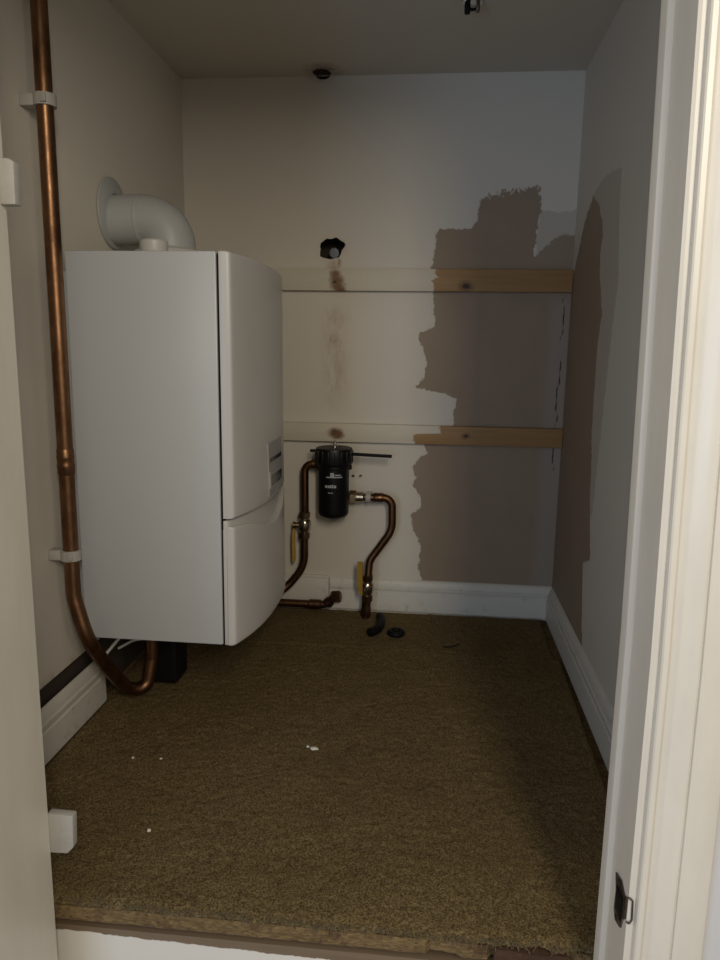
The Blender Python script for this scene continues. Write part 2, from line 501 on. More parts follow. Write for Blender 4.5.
# left wall: the plaster stops short of the floor and leaves a dark gap above the skirting
us = np.linspace(YF, YB, 120); vs = np.linspace(0.130, ZC, 130)
grid_surface('wall_left', us, vs, lambda u, v: np.stack([np.full_like(u, XL), u, v], -1), None, [M['wall'], M['lath_and_shade']],
    {'stain': lambda y, z: np.clip((0.145 - z) / 0.012, 0, 1) * 0.5},
    [([(XL, YF, 0.13), (XL, YB, 0.13), (XL - 0.014, YB, 0.13), (XL - 0.014, YF, 0.13), (XL - 0.014, YF, -0.05), (XL - 0.014, YB, -0.05)],
      [(0, 1, 2, 3), (3, 2, 5, 4)], 1)])
def keep_ceil(u, v):
    near = (np.abs(u + 0.317) < 0.05) & (np.abs(v - 2.0) < 0.05)
    k = np.ones(u.shape, bool)
    r = np.hypot((u[near] + 0.317) / 0.0235, (v[near] - 2.012) / 0.026) + jit(u[near], v[near], 0.12)
    k[near] = r > 1
    return k
us = fine(XL, XR, 120, [(-0.355, -0.27)]); vs = fine(YF, YB, 130, [(1.955, YB)])
grid_surface('ceiling', us, vs, lambda u, v: np.stack([u, v, np.full_like(u, ZC)], -1), keep_ceil, [M['ceiling'], M['gap']],
    {'stain': lambda x, y: np.maximum(np.clip(1.25 - 0.5 * np.hypot((x + 0.312) / 0.024, (y - 2.0) / 0.027), 0, 1),
                                      np.clip(0.9 - np.hypot((x - 0.054) / 0.032, (y - 1.642) / 0.04), 0, 1) * 0.5)},
    [(*open_box(-0.36, -0.27, 1.95, 2.033, ZC, ZC + 0.10, 'z0'), 1)])

# floor: a chipboard platform, the carpet lies on it
f = MB()
nx = 160
bm = f.bm
xs = np.linspace(XL - 0.014, XR, nx)
front = [0.8330 + 0.0015 * noise.noise(Vector((x * 22, 0, 0))) + 0.0015 * noise.noise(Vector((x * 90, 4, 0))) + (0.010 if 0.098 < x < 0.205 else 0) + (0.006 + 0.006 * noise.noise(Vector((x * 70, 2, 2))) if 0.015 < x < 0.06 else 0) for x in xs]
rows = []
for x, fy in zip(xs, front):
    j = 0.0025 * noise.noise(Vector((x * 140, 9, 0)))
    rows.append([bm.verts.new(p) for p in ((x, YB, -0.0115), (x, fy + 0.003, -0.0118), (x, fy + j * .5, -0.0150), (x, fy - j * .5, -0.030), (x, fy + 0.003, -0.034), (x, YB, -0.034))])
for a, b in zip(rows[:-1], rows[1:]):
    for k in range(5): bm.faces.new((a[k], b[k], b[k + 1], a[k + 1]))
structure('floor', f, M['chip'], 25)

# wall around the doorway (its hall side is seen at the right edge)
w = MB()
w.box(-1.6, -0.512, 0.7076, YF, -0.5, 1.95)
structure('wall_front_left', w, M['hall'])
w = MB()
w.box(0.2605, 1.5, 0.7076, YF, -0.5, 1.95)
structure('wall_front_right', w, M['hall'])
w = MB()
w.box(-0.512, 0.2605, 0.7076, YF, 1.315, 1.95)
structure('wall_front_top', w, M['hall'])

# skirting
SK = [(0, 0), (0.0155, 0), (0.0155, 0.052), (0.0150, 0.0545), (0.0120, 0.0555), (0.0120, 0.060), (0.0135, 0.062), (0.0142, 0.066), (0.0135, 0.070),
      (0.0105, 0.0715), (0.0100, 0.076), (0.0085, 0.083), (0.0055, 0.0885), (0.0035, 0.0915), (0, 0.093)]
s = MB().prism(SK, lambda p, q, t: (t, YB - p, q), -0.287, XR - 0.0, 0)
structure('baseboard_back', s, M['skirt'])
s = MB().prism(SK, lambda p, q, t: (XR - p, t, q), YF, YB - 0.0157)
structure('baseboard_right', s, M['skirt'])
s = MB().prism([(p + 0.003, q * 1.05) for p, q in SK], lambda p, q, t: (XL + p, t, q - 0.002), YF, 1.392)
structure('baseboard_left', s, M['skirt'])
# plain board let into the back skirting beside the boiler
s = MB().box(-0.66, -0.289, YB - 0.014, YB - 0.001, -0.004, 0.088, 0.0015)
s.box(-0.66, -0.2875, YB - 0.009, YB, 0.088, 0.097, 0.001)
structure('trim_1', s, M['skirt'])

# door frame: right lining with stop, right architrave, left lining with stop, head
def bow(m):
    bmesh.ops.bisect_plane(m.bm, geom=m.bm.verts[:] + m.bm.edges[:] + m.bm.faces[:], plane_co=(0, 0, 0.45), plane_no=(0, 0, 1))
    for k in range(1, 9):
        bmesh.ops.bisect_plane(m.bm, geom=m.bm.verts[:] + m.bm.edges[:] + m.bm.faces[:], plane_co=(0, 0, 0.45 + k * 0.1), plane_no=(0, 0, 1))
    for v in m.bm.verts:
        v.co.x -= 0.0115 * max(0.0, min(1.35, (v.co.z - 0.40) / 0.65)) ** 1.2
    return m
t = MB()
t.prism([(0.227, 0.7076), (0.230, 0.7056), (0.260, 0.7056), (0.260, 0.802), (0.2215, 0.802), (0.2215, 0.7845), (0.2222, 0.7815), (0.2250, 0.7790), (0.227, 0.7755)],
        lambda p, q, s: (p, q, s), -0.5, 1.315)
structure('trim_2', bow(t), M['gloss'], 25)
AR = [(0, 0), (0, 0.0095), (0.0015, 0.0112), (0.006, 0.0114), (0.0082, 0.0095), (0.0088, 0.0080), (0.0105, 0.0074), (0.014, 0.0082), (0.020, 0.0105), (0.026, 0.0135), (0.0315, 0.0158),
      (0.034, 0.0160), (0.0348, 0.0138), (0.0362, 0.0138), (0.037, 0.0165), (0.045, 0.0172), (0.062, 0.0172), (0.067, 0.0155), (0.069, 0.012), (0.069, 0)]
t = MB().prism(AR, lambda p, q, s: (0.2344 + p, 0.7076 - q, s), -0.5, 1.323)
structure('trim_3', bow(t), M['gloss'], 28)
t = MB().prism([(-0.4885, 0.690), (-0.4905, 0.688), (-0.512, 0.688), (-0.512, 0.812), (-0.4885, 0.812)],
        lambda p, q, s: (p, q, s), -0.5, 1.315)
structure('trim_4', t, M['gloss'], 25)
t = MB().prism(AR, lambda p, q, s: (-0.5125 - p, 0.7076 - q, s), -0.5, 1.323)
structure('trim_5', t, M['gloss'], 28)
t = MB().box(-0.496, 0.227, 0.7076, 0.802, 1.295, 1.315, 0.002)
structure('trim_6', t, M['gloss'])
# part-painted timber under the chipboard edge; dark sheet added behind to blacken the gap
t = MB().prism([(XL, 0.845), (XR, 0.845), (XR, 0.868), (XL, 0.868)], lambda p, q, s: (p, q, s), -0.5, -0.0515, 0.0008)
structure('trim_7', t, M['riser'])
t = MB().box(XL, XR, 0.885, 0.90, -0.5, -0.0345)
structure('riser_gap_shade', t, M['lath_and_shade'])

# ================================================================ carpet
def carpet_mesh(x0f, x1f, y0, y1, ztop, step, ragged):
    """pile surface with skirted edges; x0f / x1f give the side edges along y"""
    ny = int((y1 - y0) / step); nx_ = int(1.05 / step)
    bm = bmesh.new(); rows = []
    for j in range(ny + 1):
        y = y0 + (y1 - y0) * j / ny
        xa, xb = x0f(y), x1f(y)
        row = []
        for i in range(nx_ + 1):
            x = xa + (xb - xa) * i / nx_
            z = ztop + (random.random() - 0.5) * 0.0028 + 0.0018 * noise.noise(Vector((x * 14, y * 14, 0))) + 0.0012 * noise.noise(Vector((x * 60, y * 60, 7)))
            yy = y
            if j < 3:
                z -= (0.0045, 0.0015, 0.0004)[j]
                if ragged: yy += 0.007 * noise.noise(Vector((x * 35, 0, 1))) + 0.004 * noise.noise(Vector((x * 160, 0, 5)))
            if j > ny - 1: z -= 0.004
            if i in (0, nx_): z -= 0.004
            row.append(bm.verts.new((x + (random.random() - .5) * step * 0.5, yy + (random.random() - .5) * step * 0.5, z)))
        rows.append(row)
    for a, b in zip(rows[:-1], rows[1:]):
        for i in range(nx_): bm.faces.new((a[i], a[i + 1], b[i + 1], b[i]))
    # close the edges downwards
    be = [e for e in bm.edges if e.is_boundary]
    r = bmesh.ops.extrude_edge_only(bm, edges=be)
    for v in r['geom']:
        if isinstance(v, bmesh.types.BMVert): v.co.z = -0.0078
    return bm

cp = thing('carpet', 'worn olive brown carpet covering most of the cupboard floor, frayed at its front edge', 'carpet', (-0.18, 1.28, -0.008))
link('pile', carpet_mesh(lambda y: XL + 0.004 if y > 1.40 else XL + 0.0205, lambda y: 0.3395 - max(0, 1.745 - y) * 0.021, 0.8335, 1.742, 0.0, 0.0045, True), M['carpet'], cp, 60)
u_ = MB().box(XL + 0.022, 0.318, 0.850, 1.742, -0.0114, -0.0078)
link('underlay', u_, M['lath_and_shade'], cp, 0)  # support layer, coloured dark to draw the shade line under the carpet edge
# loose tufts along the cut front edge: countless, one part
fr = MB()
for k in range(850):
    x = random.uniform(-0.485, 0.219); y = 0.8325 + 0.007 * noise.noise(Vector((x * 35, 0, 1))) + random.uniform(-0.003, 0.006)
    L = random.uniform(0.0025, 0.007) * (1.7 if random.random() < 0.08 else 1)
    a = random.uniform(-PI * 0.95, -PI * 0.05)
    p = Vector((x, y, random.uniform(-0.005, 0.001)))
    d1 = Vector((math.cos(a) * L * .6, math.sin(a) * L * .35, random.uniform(-0.3, 0.5) * L)); d2 = Vector((math.cos(a) * L, math.sin(a) * L * .7, random.uniform(-0.8, 0.2) * L))
    fr.tube([p, p + d1, p + d2], 0.0006, 0, 4, caps=False)
fo = link('frayed_tufts', fr, M['fringe'], cp, 60); fo['kind'] = 'stuff'

mbk = MB(); mbk.bm.free()
mbk.bm = carpet_mesh(lambda y: XL + 0.006, lambda y: 0.3300 - (YB - y) * 0.010, 1.7445, YB - 0.0165, -0.0035, 0.006, False)
for v in mbk.bm.verts:
    if v.co.z < -0.0077: v.co.z = -0.0113
solo('carpet_strip', mbk, M['carpet_back'], 'darker narrow strip of carpet along the back skirting, behind the main carpet', 'carpet', (-0.18, 1.885, -0.008), smooth=60)

# torn hardboard and underlay scraps at the right end of the cut edge
def scrap(loc, w, d, h, label, mat, seed):
    m = MB(); m.box(-w, w, -d, d, 0, h)
    bmesh.ops.subdivide_edges(m.bm, edges=m.bm.edges[:], cuts=5, use_grid_fill=True)
    for v in m.bm.verts:
        n_ = noise.noise_vector(v.co * 60 + Vector((seed, 0, 0)))
        v.co += Vector((n_.x * 0.005, n_.y * 0.003, n_.z * 0.004))
        v.co.z = max(0.0, v.co.z)
        v.co += Vector(loc)
    return solo('underlay_scrap', m, mat, label, 'scrap', loc, smooth=50)

scrap((0.150, 0.8345, -0.0335), 0.046, 0.0060, 0.0215, 'torn dark brown scrap of hardboard at the right end of the frayed carpet edge', M['wood_dark'], 3)

# ================================================================ boiler
BY0, BY1, BZ0, BZ1 = 1.257, 1.697, 0.1996, 0.9196
BYC, BHW = (BY0 + BY1) / 2, (BY1 - BY0) / 2
bl = thing('boiler', 'large white wall hung gas boiler on the left wall', 'boiler', (-0.53, BYC, BZ0))
b = MB().box(-0.6545, -0.3815, BY0, BY1, BZ0, BZ1, 0.003)
link('casing', b, M['boiler'], bl)
b = MB().box(XL + 0.001, -0.655, BY0 + 0.05, BY1 - 0.05, BZ0 + 0.03, BZ1 - 0.03, 0.002)
link('mounting_frame', b, M['boiler'], bl)
b = MB().lathe([(0.0, 0.0), (0.025, 0.0), (0.0262, 0.003), (0.0262, 0.029), (0.024, 0.0315), (0.010, 0.032)], (-0.531, 1.36, BZ1), (0, 0, 1), 28)
link('top_plug', b, M['white_plastic'], bl, 40)
def bulge(y, z):
    k = 0.033 - 0.014 * (z - BZ0) / 0.72
    s = abs(y - BYC) / BHW
    return k * (1 - min(1, s) ** 2.4)
XF = -0.3575
def cover(zlo, zhi, xback, inset=0.0, nz=16, ny=44, edge=0.004):
    """convex front piece: zlo / zhi are functions of y"""
    bm = bmesh.new(); G = []
    ys = [BY0 + 0.0 + (BY1 - BY0) * i / ny for i in range(ny + 1)]
    # rounded vertical edges
    ys = [BY0, BY0 + 0.0012, BY0 + 0.003] + [BY0 + 0.006 + (BY1 - BY0 - 0.012) * i / ny for i in range(ny + 1)] + [BY1 - 0.003, BY1 - 0.0012, BY1]
    for y in ys:
        e = min(y - BY0, BY1 - y)
        rd = 0.0045 * (1 - math.sqrt(max(0, 1 - (1 - min(e, 0.006) / 0.006) ** 2)))
        col = []
        z0, z1 = zlo(y), zhi(y)
        zs = [z0, z0 + 0.001, z0 + 0.003] + [z0 + 0.005 + (z1 - z0 - 0.010) * k / nz for k in range(nz + 1)] + [z1 - 0.003, z1 - 0.001, z1]
        for z in zs:
            ez = min(z - z0, z1 - z)
            rz = 0.0035 * (1 - math.sqrt(max(0, 1 - (1 - min(ez, 0.005) / 0.005) ** 2)))
            col.append(bm.verts.new((XF + bulge(y, z) - rd - rz - inset, y, z)))
        G.append(col)
    for a, c in zip(G[:-1], G[1:]):
        for k in range(len(a) - 1): bm.faces.new((a[k], c[k], c[k + 1], a[k + 1]))
    be = [e for e in bm.edges if e.is_boundary]
    r = bmesh.ops.extrude_edge_only(bm, edges=be)
    vs_ = [v for v in r['geom'] if isinstance(v, bmesh.types.BMVert)]
    for v in vs_: v.co.x = xback
    bmesh.ops.holes_fill(bm, edges=[e for e in bm.edges if e.is_boundary], sides=0)
    m = MB(); m.bm.free(); m.bm = bm
    return m
def smile(y):
    s = min(1, abs(y - BYC) / BHW)
    return 0.4305 - 0.036 * (1 - s * s) ** 2.2
fc = link('front_cover', cover(lambda y: 0.446, lambda y: BZ1 - 0.0005, -0.3765), M['boiler_front'], bl, 35)
link('lower_flap', cover(lambda y: BZ0, smile, -0.3705), M['boiler_front'], bl, 35)
link('grip_recess', cover(lambda y: 0.37, lambda y: 0.4415, -0.3765, inset=0.0115, nz=6), M['boiler_front'], bl, 35)
# flange behind the lower flap and cover
b = MB().box(-0.378, -0.3712, BY0 + 0.001, BY1 - 0.001, BZ0, 0.425, 0.001)
link('front_frame', b, M['boiler_front'], bl)
b = MB().box(-0.384, -0.3745, BY0 + 0.004, BY1 - 0.004, BZ0 + 0.004, BZ1 - 0.004)
link('shade_sheet', b, M['black_matt'], bl)  # black sheet added behind the cover, stands in for shade in the gaps
# control panel in the middle of the cover
cpan = MB()
def on_front(y, z, out): return Vector((XF + bulge(y, z) + out, y, z))
def patch(m, y0, y1, z0, z1, out, th=0.004, n=8):
    A, B = [], []
    for i in range(n + 1):
        y = y0 + (y1 - y0) * i / n
        A.append([m.bm.verts.new(on_front(y, z, out)) for z in (z0, z1)])
        B.append([m.bm.verts.new(on_front(y, z, out - th)) for z in (z0, z1)])
    for i in range(n):
        m.bm.faces.new((A[i][0], A[i + 1][0], A[i + 1][1], A[i][1]))
        m.bm.faces.new((B[i][0], B[i][1], B[i + 1][1], B[i + 1][0]))
        m.bm.faces.new((A[i][0], B[i][0], B[i + 1][0], A[i + 1][0]))
        m.bm.faces.new((A[i][1], A[i + 1][1], B[i + 1][1], B[i][1]))
    for i, in ((0,), (n,)):
        m.bm.faces.new((A[i][0], A[i][1], B[i][1], B[i][0]))
    return m
pn = link('control_panel', patch(cpan, 1.425, 1.555, 0.455, 0.565, 0.0022), M['grey_plastic'], bl, 30)
link('display', patch(MB(), 1.437, 1.545, 0.475, 0.496, 0.0034, 0.002), M['display'], pn, 30)
link('button_strip', patch(MB(), 1.437, 1.545, 0.525, 0.533, 0.0034, 0.002), M['display'], pn, 30)
link('badge', patch(MB(), 1.428, 1.436, 0.470, 0.505, 0.0036, 0.002), M['white_plastic'], pn, 30)

# flue: ring on the boiler, elbow, rosette on the wall
FX, FY, FZ = -0.5725, 1.565, 1.022
fl = thing('flue_pipe', 'white flue elbow from the top of the boiler into the left wall', 'flue', (FX, FY, BZ1))
e = MB().tube([(FX, FY, BZ1 + 0.010), (FX, FY, FZ), (XL + 0.002, FY, FZ)], 0.052, 0.055, 40, 18)
link('elbow', e, M['flue'], fl, 50)
e = MB().lathe([(0.0525, -0.004), (0.0532, -0.002), (0.0532, 0.002), (0.0525, 0.004)], (-0.634, FY, FZ), (1, 0, 0), 40)
link('joint_band', e, M['flue'], fl, 50)
e = MB().lathe([(0.040, 0.0), (0.072, 0.0), (0.074, 0.002), (0.0735, 0.004), (0.066, 0.007), (0.056, 0.010), (0.050, 0.011), (0.040, 0.011)], (XL + 0.001, FY, FZ + 0.014), (1, 0, 0), 44, closed=False)
link('wall_rosette', e, M['flue'], fl, 50)
e = MB().lathe([(0.048, 0.0), (0.078, 0.0), (0.080, 0.003), (0.080, 0.030), (0.077, 0.036), (0.062, 0.038), (0.055, 0.044), (0.048, 0.044)], (FX, FY, BZ1), (0, 0, 1), 44, closed=False)
link('collar', e, M['white_plastic'], fl, 40)

# under the boiler: condensate trap and dark pipe tails
ct = thing('condensate_trap', 'black plastic trap hanging under the boiler in deep shadow', 'trap', (-0.583, 1.49, BZ0))
c = MB().box(-0.620, -0.548, 1.455, 1.53, 0.012, 0.12, 0.010, 3)
link('trap_body', c, M['black_matt'], ct)
c = MB().lathe([(0.016, 0.10), (0.016, 0.1995 - 0.0)], (-0.584, 1.4925, 0.0), (0, 0, 1), 24)
link('trap_neck', c, M['black_matt'], ct)
wc = MB().tube([(-0.630, 1.43, BZ0 + 0.001), (-0.640, 1.40, 0.155), (-0.672, 1.37, 0.112), (-0.69, 1.372, 0.08)], 0.0035, 0.03, 10)
solo('cable', wc, M['white_plastic'], 'white cable dropping from the boiler behind the copper pipe bend', 'cable', (-0.63, 1.43, BZ0))
wc = MB().tube([(-0.664, 1.415, 0.108), (-0.64, 1.44, 0.118), (-0.60, 1.452, 0.122), (-0.575, 1.46, 0.150), (-0.570, 1.475, BZ0)], 0.003, 0.03, 10)
solo('cable', wc, M['white_plastic'], 'thin pale cable lying sideways in front of the black trap under the boiler', 'cable', (-0.61, 1.447, 0.12))

# ================================================================ copper pipe on the left wall
PX, PY = -0.6625, 1.236
cpip = thing('copper_pipe', 'tall brown copper pipe running up the left wall in front of the boiler', 'pipe', (PX, PY, 0.25))
p = MB().tube([(PX, PY - 0.002, ZC), (PX, PY, 0.80), (PX, PY, 0.290), (-0.638, 1.231, 0.207), (-0.633, 1.300, 0.118), (-0.632, 1.382, 0.032), (-0.600, 1.410, 0.022), (-0.592, 1.424, 0.085), (-0.590, 1.428, BZ0 + 0.001)],
              0.0138, [0.01, 0.10, 0.08, 0.15, 0.05, 0.03, 0.03], 24, 12)
link('pipe', p, M['copper'], cpip, 60)
p = MB().lathe([(0.0142, -0.024), (0.0152, -0.022), (0.0152, -0.012), (0.0157, -0.010), (0.0157, -0.006), (0.0149, -0.004), (0.0149, 0.004), (0.0157, 0.006), (0.0157, 0.010),
                (0.0152, 0.012), (0.0152, 0.022), (0.0142, 0.024)], (PX, PY, 0.547), (0, 0, 1), 28)
link('coupling', p, M['copper'], cpip, 40)
def clip(z, label):
    c = thing('pipe_clip', label, 'clip', (XL, PY, z), 'white clips on the tall copper pipe')
    m = MB()
    m.box(XL + 0.0005, XL + 0.026, PY - 0.011, PY + 0.011, z - 0.0095, z + 0.0095, 0.002)
    ring = [(math.cos(a) * 0.0185, math.sin(a) * 0.0185) for a in np.linspace(-2.75, 2.75, 30)]
    ring += [(math.cos(a) * 0.0139, math.sin(a) * 0.0139) for a in np.linspace(2.75, -2.75, 30)]
    m.prism(ring, lambda p_, q_, s: (PX + p_, PY + q_, s), z - 0.0095, z + 0.0095)
    link('saddle', m, M['clip'], c, 35)
    m = MB().box(PX + 0.002, PX + 0.012, PY - 0.0215, PY - 0.0170, z - 0.007, z + 0.007, 0.0012)
    link('latch', m, M['clip'], c)
    return c
clip(1.157, 'upper white pipe clip holding the tall copper pipe high on the left wall')
clip(0.371, 'lower white pipe clip holding the tall copper pipe above its bend')

# ================================================================ battens
BTX0, BTX1 = XL + 0.004, XR - 0.0015
def batten(z0, z1, mat, label):
    m = MB().box(BTX0, BTX1 - (0.0 if z0 > 0.8 else 0.0), YB - 0.0205, YB - 0.0005, z0, z1, 0.0015)
    return solo('wall_batten', m, mat, label, 'batten', (0, YB, z0), 'wooden battens on the back wall')
batten(0.914, 0.9725, batten_material('upper batten wood', -0.012, -0.004, 0.03, [(0.077, 0.014, 0.0065)],
       [(-0.277, 0.045, 0.010, (0.20, 0.115, 0.05)), (-0.273, 0.030, 0.0125, (0.20, 0.11, 0.045)), (-0.270, 0.012, 0.0125, (0.20, 0.11, 0.045)), (-0.262, 0.001, 0.009, (0.18, 0.09, 0.04)), (-0.279, 0.023, 0.004, (0.04, 0.018, 0.01))]),
       'upper pine batten across the back wall, painted at its left, meeting the right wall')
batten(0.4975, 0.5495, batten_material('lower batten wood', -0.047, 0.022, 0.030, [(0.094, 0.026, 0.0038)],
       [(-0.272, 0.026, 0.013, (0.12, 0.05, 0.02)), (-0.265, 0.018, 0.010, (0.16, 0.08, 0.03))]),
       'lower pine batten across the back wall just above the black filter')

# ================================================================ black magnetic filter
GX, GY = -0.2685, YB - 0.073
mf = thing('magnetic_filter', 'black cylindrical heating filter below the lower batten', 'filter', (GX, GY, 0.29))
c = MB().lathe([(0.0, 0.281), (0.008, 0.282), (0.020, 0.2885), (0.0385, 0.297), (0.0415, 0.302), (0.0425, 0.308), (0.0425, 0.43), (0.0445, 0.432), (0.0445, 0.446)], (GX, GY, 0), (0, 0, 1), 48)
can = link('canister', c, M['black'], mf, 35)
c = MB().lathe([(0.046, 0.440), (0.0505, 0.443), (0.0515, 0.447), (0.0515, 0.483), (0.050, 0.487), (0.046, 0.489), (0.015, 0.4905)], (GX, GY, 0), (0, 0, 1), 48)
for k in range(18):
    a = 2 * PI * k / 18
    c.box(GX + math.cos(a) * 0.0515 - 0.002, GX + math.cos(a) * 0.0515 + 0.002, GY + math.sin(a) * 0.0515 - 0.002, GY + math.sin(a) * 0.0515 + 0.002, 0.449, 0.481, 0.0008)
link('lid', c, M['black'], mf, 35)
c = MB().lathe([(0.0085, 0.489), (0.0085, 0.494), (0.0055, 0.495), (0.0055, 0.505), (0.0035, 0.507)], (GX + 0.002, GY, 0), (0, 0, 1), 24)
link('vent_valve', c, M['chrome'], mf, 35)
# long black spanner pushed through behind the lid
c = MB().box(GX + 0.044, -0.1075, GY - 0.012, GY - 0.002, 0.4665, 0.475, 0.0018, rot=Matrix.Rotation(math.radians(1.6), 3, 'Y'))
link('spanner_handle', c, M['black_matt'], mf)
c = MB().box(-0.335, GX - 0.046, GY - 0.011, GY - 0.002, 0.475, 0.4825, 0.0015)
link('spanner_end', c, M['black_matt'], mf)
c = MB().box(GX + 0.040, GX + 0.050, GY - 0.006, GY + 0.006, 0.428, 0.440, 0.002)
link('side_screw', c, M['black_matt'], mf)
c = MB().box(GX - 0.035, GX + 0.035, GY + 0.03, YB - 0.001, 0.395, 0.435, 0.002)
link('wall_bracket', c, M['black_matt'], mf)
def wrap(m, a0, a1, z0, z1, r=0.0429, n=10):
    prev = None
    for i in range(n + 1):
        a = math.radians(a0 + (a1 - a0) * i / n)
        cur = [m.bm.verts.new((GX + rr * math.sin(a), GY - rr * math.cos(a), z)) for rr in (r, r - 0.0006) for z in (z0, z1)]
        if prev:
            m.bm.faces.new((prev[0], cur[0], cur[1], prev[1])); m.bm.faces.new((prev[2], prev[3], cur[3], cur[2]))
            m.bm.faces.new((prev[0], prev[2], cur[2], cur[0])); m.bm.faces.new((prev[1], cur[1], cur[3], prev[3]))
        prev = cur
    return m
lb = MB()
wrap(lb, -22, 40, 0.4095, 0.4125)
wrap(lb, -6, 8, 0.4125, 0.4235)  # painted highlight, a pale patch above the printed line
wrap(lb, 10, 34, 0.4155, 0.4185)
link('ring_print_glint', lb, M['print'], can, 30)
lb = MB()
a = -26
for wdt in (9, 6, 7, 5, 9):     # a short unreadable word
    wrap(lb, a, a + wdt, 0.3815, 0.3885 + 0.001 * (wdt % 3), n=3); a += wdt + 1.6
wrap(lb, -14, -4, 0.3665, 0.3685, n=3); wrap(lb, -2, 4, 0.3665, 0.3685, n=3)
link('name_print', lb, M['print'], can, 30)

# ================================================================ heating pipes on the back wall
QY = YB - 0.046
R = 0.0112
hp = thing('heating_pipe', 'brown copper pipe from the left of the black filter curving down behind the boiler', 'pipe', (-0.356, QY, 0.30))
p = MB().tube([(-0.306, QY, 0.436), (-0.356, QY, 0.436), (-0.355, QY, 0.288)], R, 0.024, 20)
link('upper_pipe', p, M['copper_dark'], hp, 60)
p = MB().tube([(-0.356, QY, 0.226), (-0.356, QY, 0.135), (-0.415, QY - 0.005, 0.058), (-0.50, 1.90, 0.045), (-0.53, 1.65, 0.05), (-0.53, 1.63, BZ0 + 0.001)], R, [0.10, 0.08, 0.05, 0.03], 20, 12)
link('lower_pipe', p, M['copper_dark'], hp, 60)
p = MB().lathe([(R, -0.014), (0.0148, -0.012), (0.0148, 0.010), (0.013, 0.012), (R, 0.013)], (-0.322, QY, 0.436), (1, 0, 0), 24)
link('elbow_collar', p, M['copper_dark'], hp, 35)
p = MB().lathe([(0.017, -0.011), (0.019, -0.009), (0.019, 0.009), (0.017, 0.011)], (-0.312, QY, 0.436), (1, 0, 0), 6)
link('union_nut', p, M['black'], hp, 25)

def valve(x, y, z, up, label, lever_pts, stem_dir, group, long=0.0):
    v = thing('lever_valve', label, 'valve', (x, y, z), group)
    a = (0, 0, 1)
    m = MB().lathe([(0.0115, -0.034), (0.0135, -0.030), (0.0135, -0.018), (0.0165, -0.014), (0.0180, -0.006), (0.0180, 0.006), (0.0165, 0.014), (0.0135, 0.018), (0.0135, 0.030), (0.0115, 0.034)], (x, y, z), a, 24)
    link('valve_body', m, M['brass_pale'], v, 35)
    for s in (-1, 1):
        m = MB().lathe([(0.0155, -0.009), (0.0172, -0.007), (0.0172, 0.007), (0.0155, 0.009)], (x, y, z + s * 0.030), a, 6)
        link('compression_nut', m, M['brass'], v, 25)
    sd = Vector(stem_dir)
    m = MB().lathe([(0.0085, 0.010), (0.0085, 0.026), (0.0105, 0.027), (0.0105, 0.033), (0.006, 0.034)], (x, y, z), sd, 20)
    link('stem', m, M['brass'], v, 35)
    # flat lever, bent
    P_ = [Vector(q) for q in lever_pts]
    m = MB()
    nrm = sd.normalized(); prev = None
    for i, q in enumerate(P_):
        d = (P_[min(i + 1, len(P_) - 1)] - P_[max(i - 1, 0)]).normalized()
        n2 = (nrm - d * nrm.dot(d)).normalized(); wv = d.cross(n2)
        w_, t_ = (0.0075, 0.0050)
        if i < 2: w_, t_ = 0.006, 0.0025
        cur = [m.bm.verts.new(q + wv * sx * w_ + n2 * sy * t_) for sx, sy in ((-1, -1), (1, -1), (1, 1), (-1, 1))]
        if prev:
            for k in range(4): m.bm.faces.new((prev[k], prev[(k + 1) % 4], cur[(k + 1) % 4], cur[k]))
        else: m.bm.faces.new(cur[::-1])
        prev = cur
    m.bm.faces.new(prev)
    bmesh.ops.bevel(m.bm, geom=m.bm.edges[:], offset=0.0008, segments=1, affect='EDGES')
    link('lever', m, M['lever'], v, 30)
    return v
valve(-0.356, QY, 0.257, 1, 'valve beside the boiler with its yellow lever hanging down, left of the black filter',
      [(-0.387, QY, 0.265), (-0.387, QY, 0.246), (-0.388, QY, 0.232), (-0.3885, QY, 0.215), (-0.3875, QY, 0.148)], (-1, -0.12, 0), 'brass lever valves')
hr = thing('heating_pipe', 'swan necked copper pipe from the right of the black filter down to the floor', 'pipe', (-0.168, QY - 0.03, 0.0))
p = MB().tube([(-0.224, QY, 0.3455), (-0.106, QY, 0.3455), (-0.104, QY, 0.252), (-0.166, QY - 0.008, 0.162), (-0.1685, QY - 0.014, 0.115)], R, [0.026, 0.07, 0.05], 20, 12)
link('upper_pipe', p, M['copper_dark'], hr, 60)
p = MB().tube([(-0.171, QY - 0.020, 0.055), (-0.173, QY - 0.026, -0.007)], R, 0, 20)
link('floor_pipe', p, M['copper_dark'], hr, 60)
p = MB().lathe([(0.0120, -0.016), (0.0150, -0.013), (0.0150, 0.012), (0.0120, 0.016)], (-0.200, QY, 0.3455), (1, 0, 0), 24)
link('socket', p, M['brass_pale'], hr, 35)
p = MB().lathe([(0.0165, -0.010), (0.0185, -0.008), (0.0185, 0.008), (0.0165, 0.010)], (-0.217, QY, 0.3455), (1, 0, 0), 6)
link('union_nut', p, M['brass'], hr, 25)
p = MB().lathe([(0.0124, -0.014), (0.0135, -0.012), (0.0135, 0.012), (0.0124, 0.014)], (-0.145, QY, 0.3455), (1, 0, 0), 24)
link('solder_collar', p, M['copper_dark'], hr, 35)
valve(-0.170, QY - 0.017, 0.084, 1, 'valve standing on the carpet with its yellow lever pointing up, right of the capped pipe',
      [(-0.186, QY - 0.050, 0.074), (-0.187, QY - 0.050, 0.092), (-0.189, QY - 0.048, 0.105), (-0.1895, QY - 0.046, 0.12), (-0.1885, QY - 0.044, 0.168)], (-0.45, -0.9, 0), 'brass lever valves')
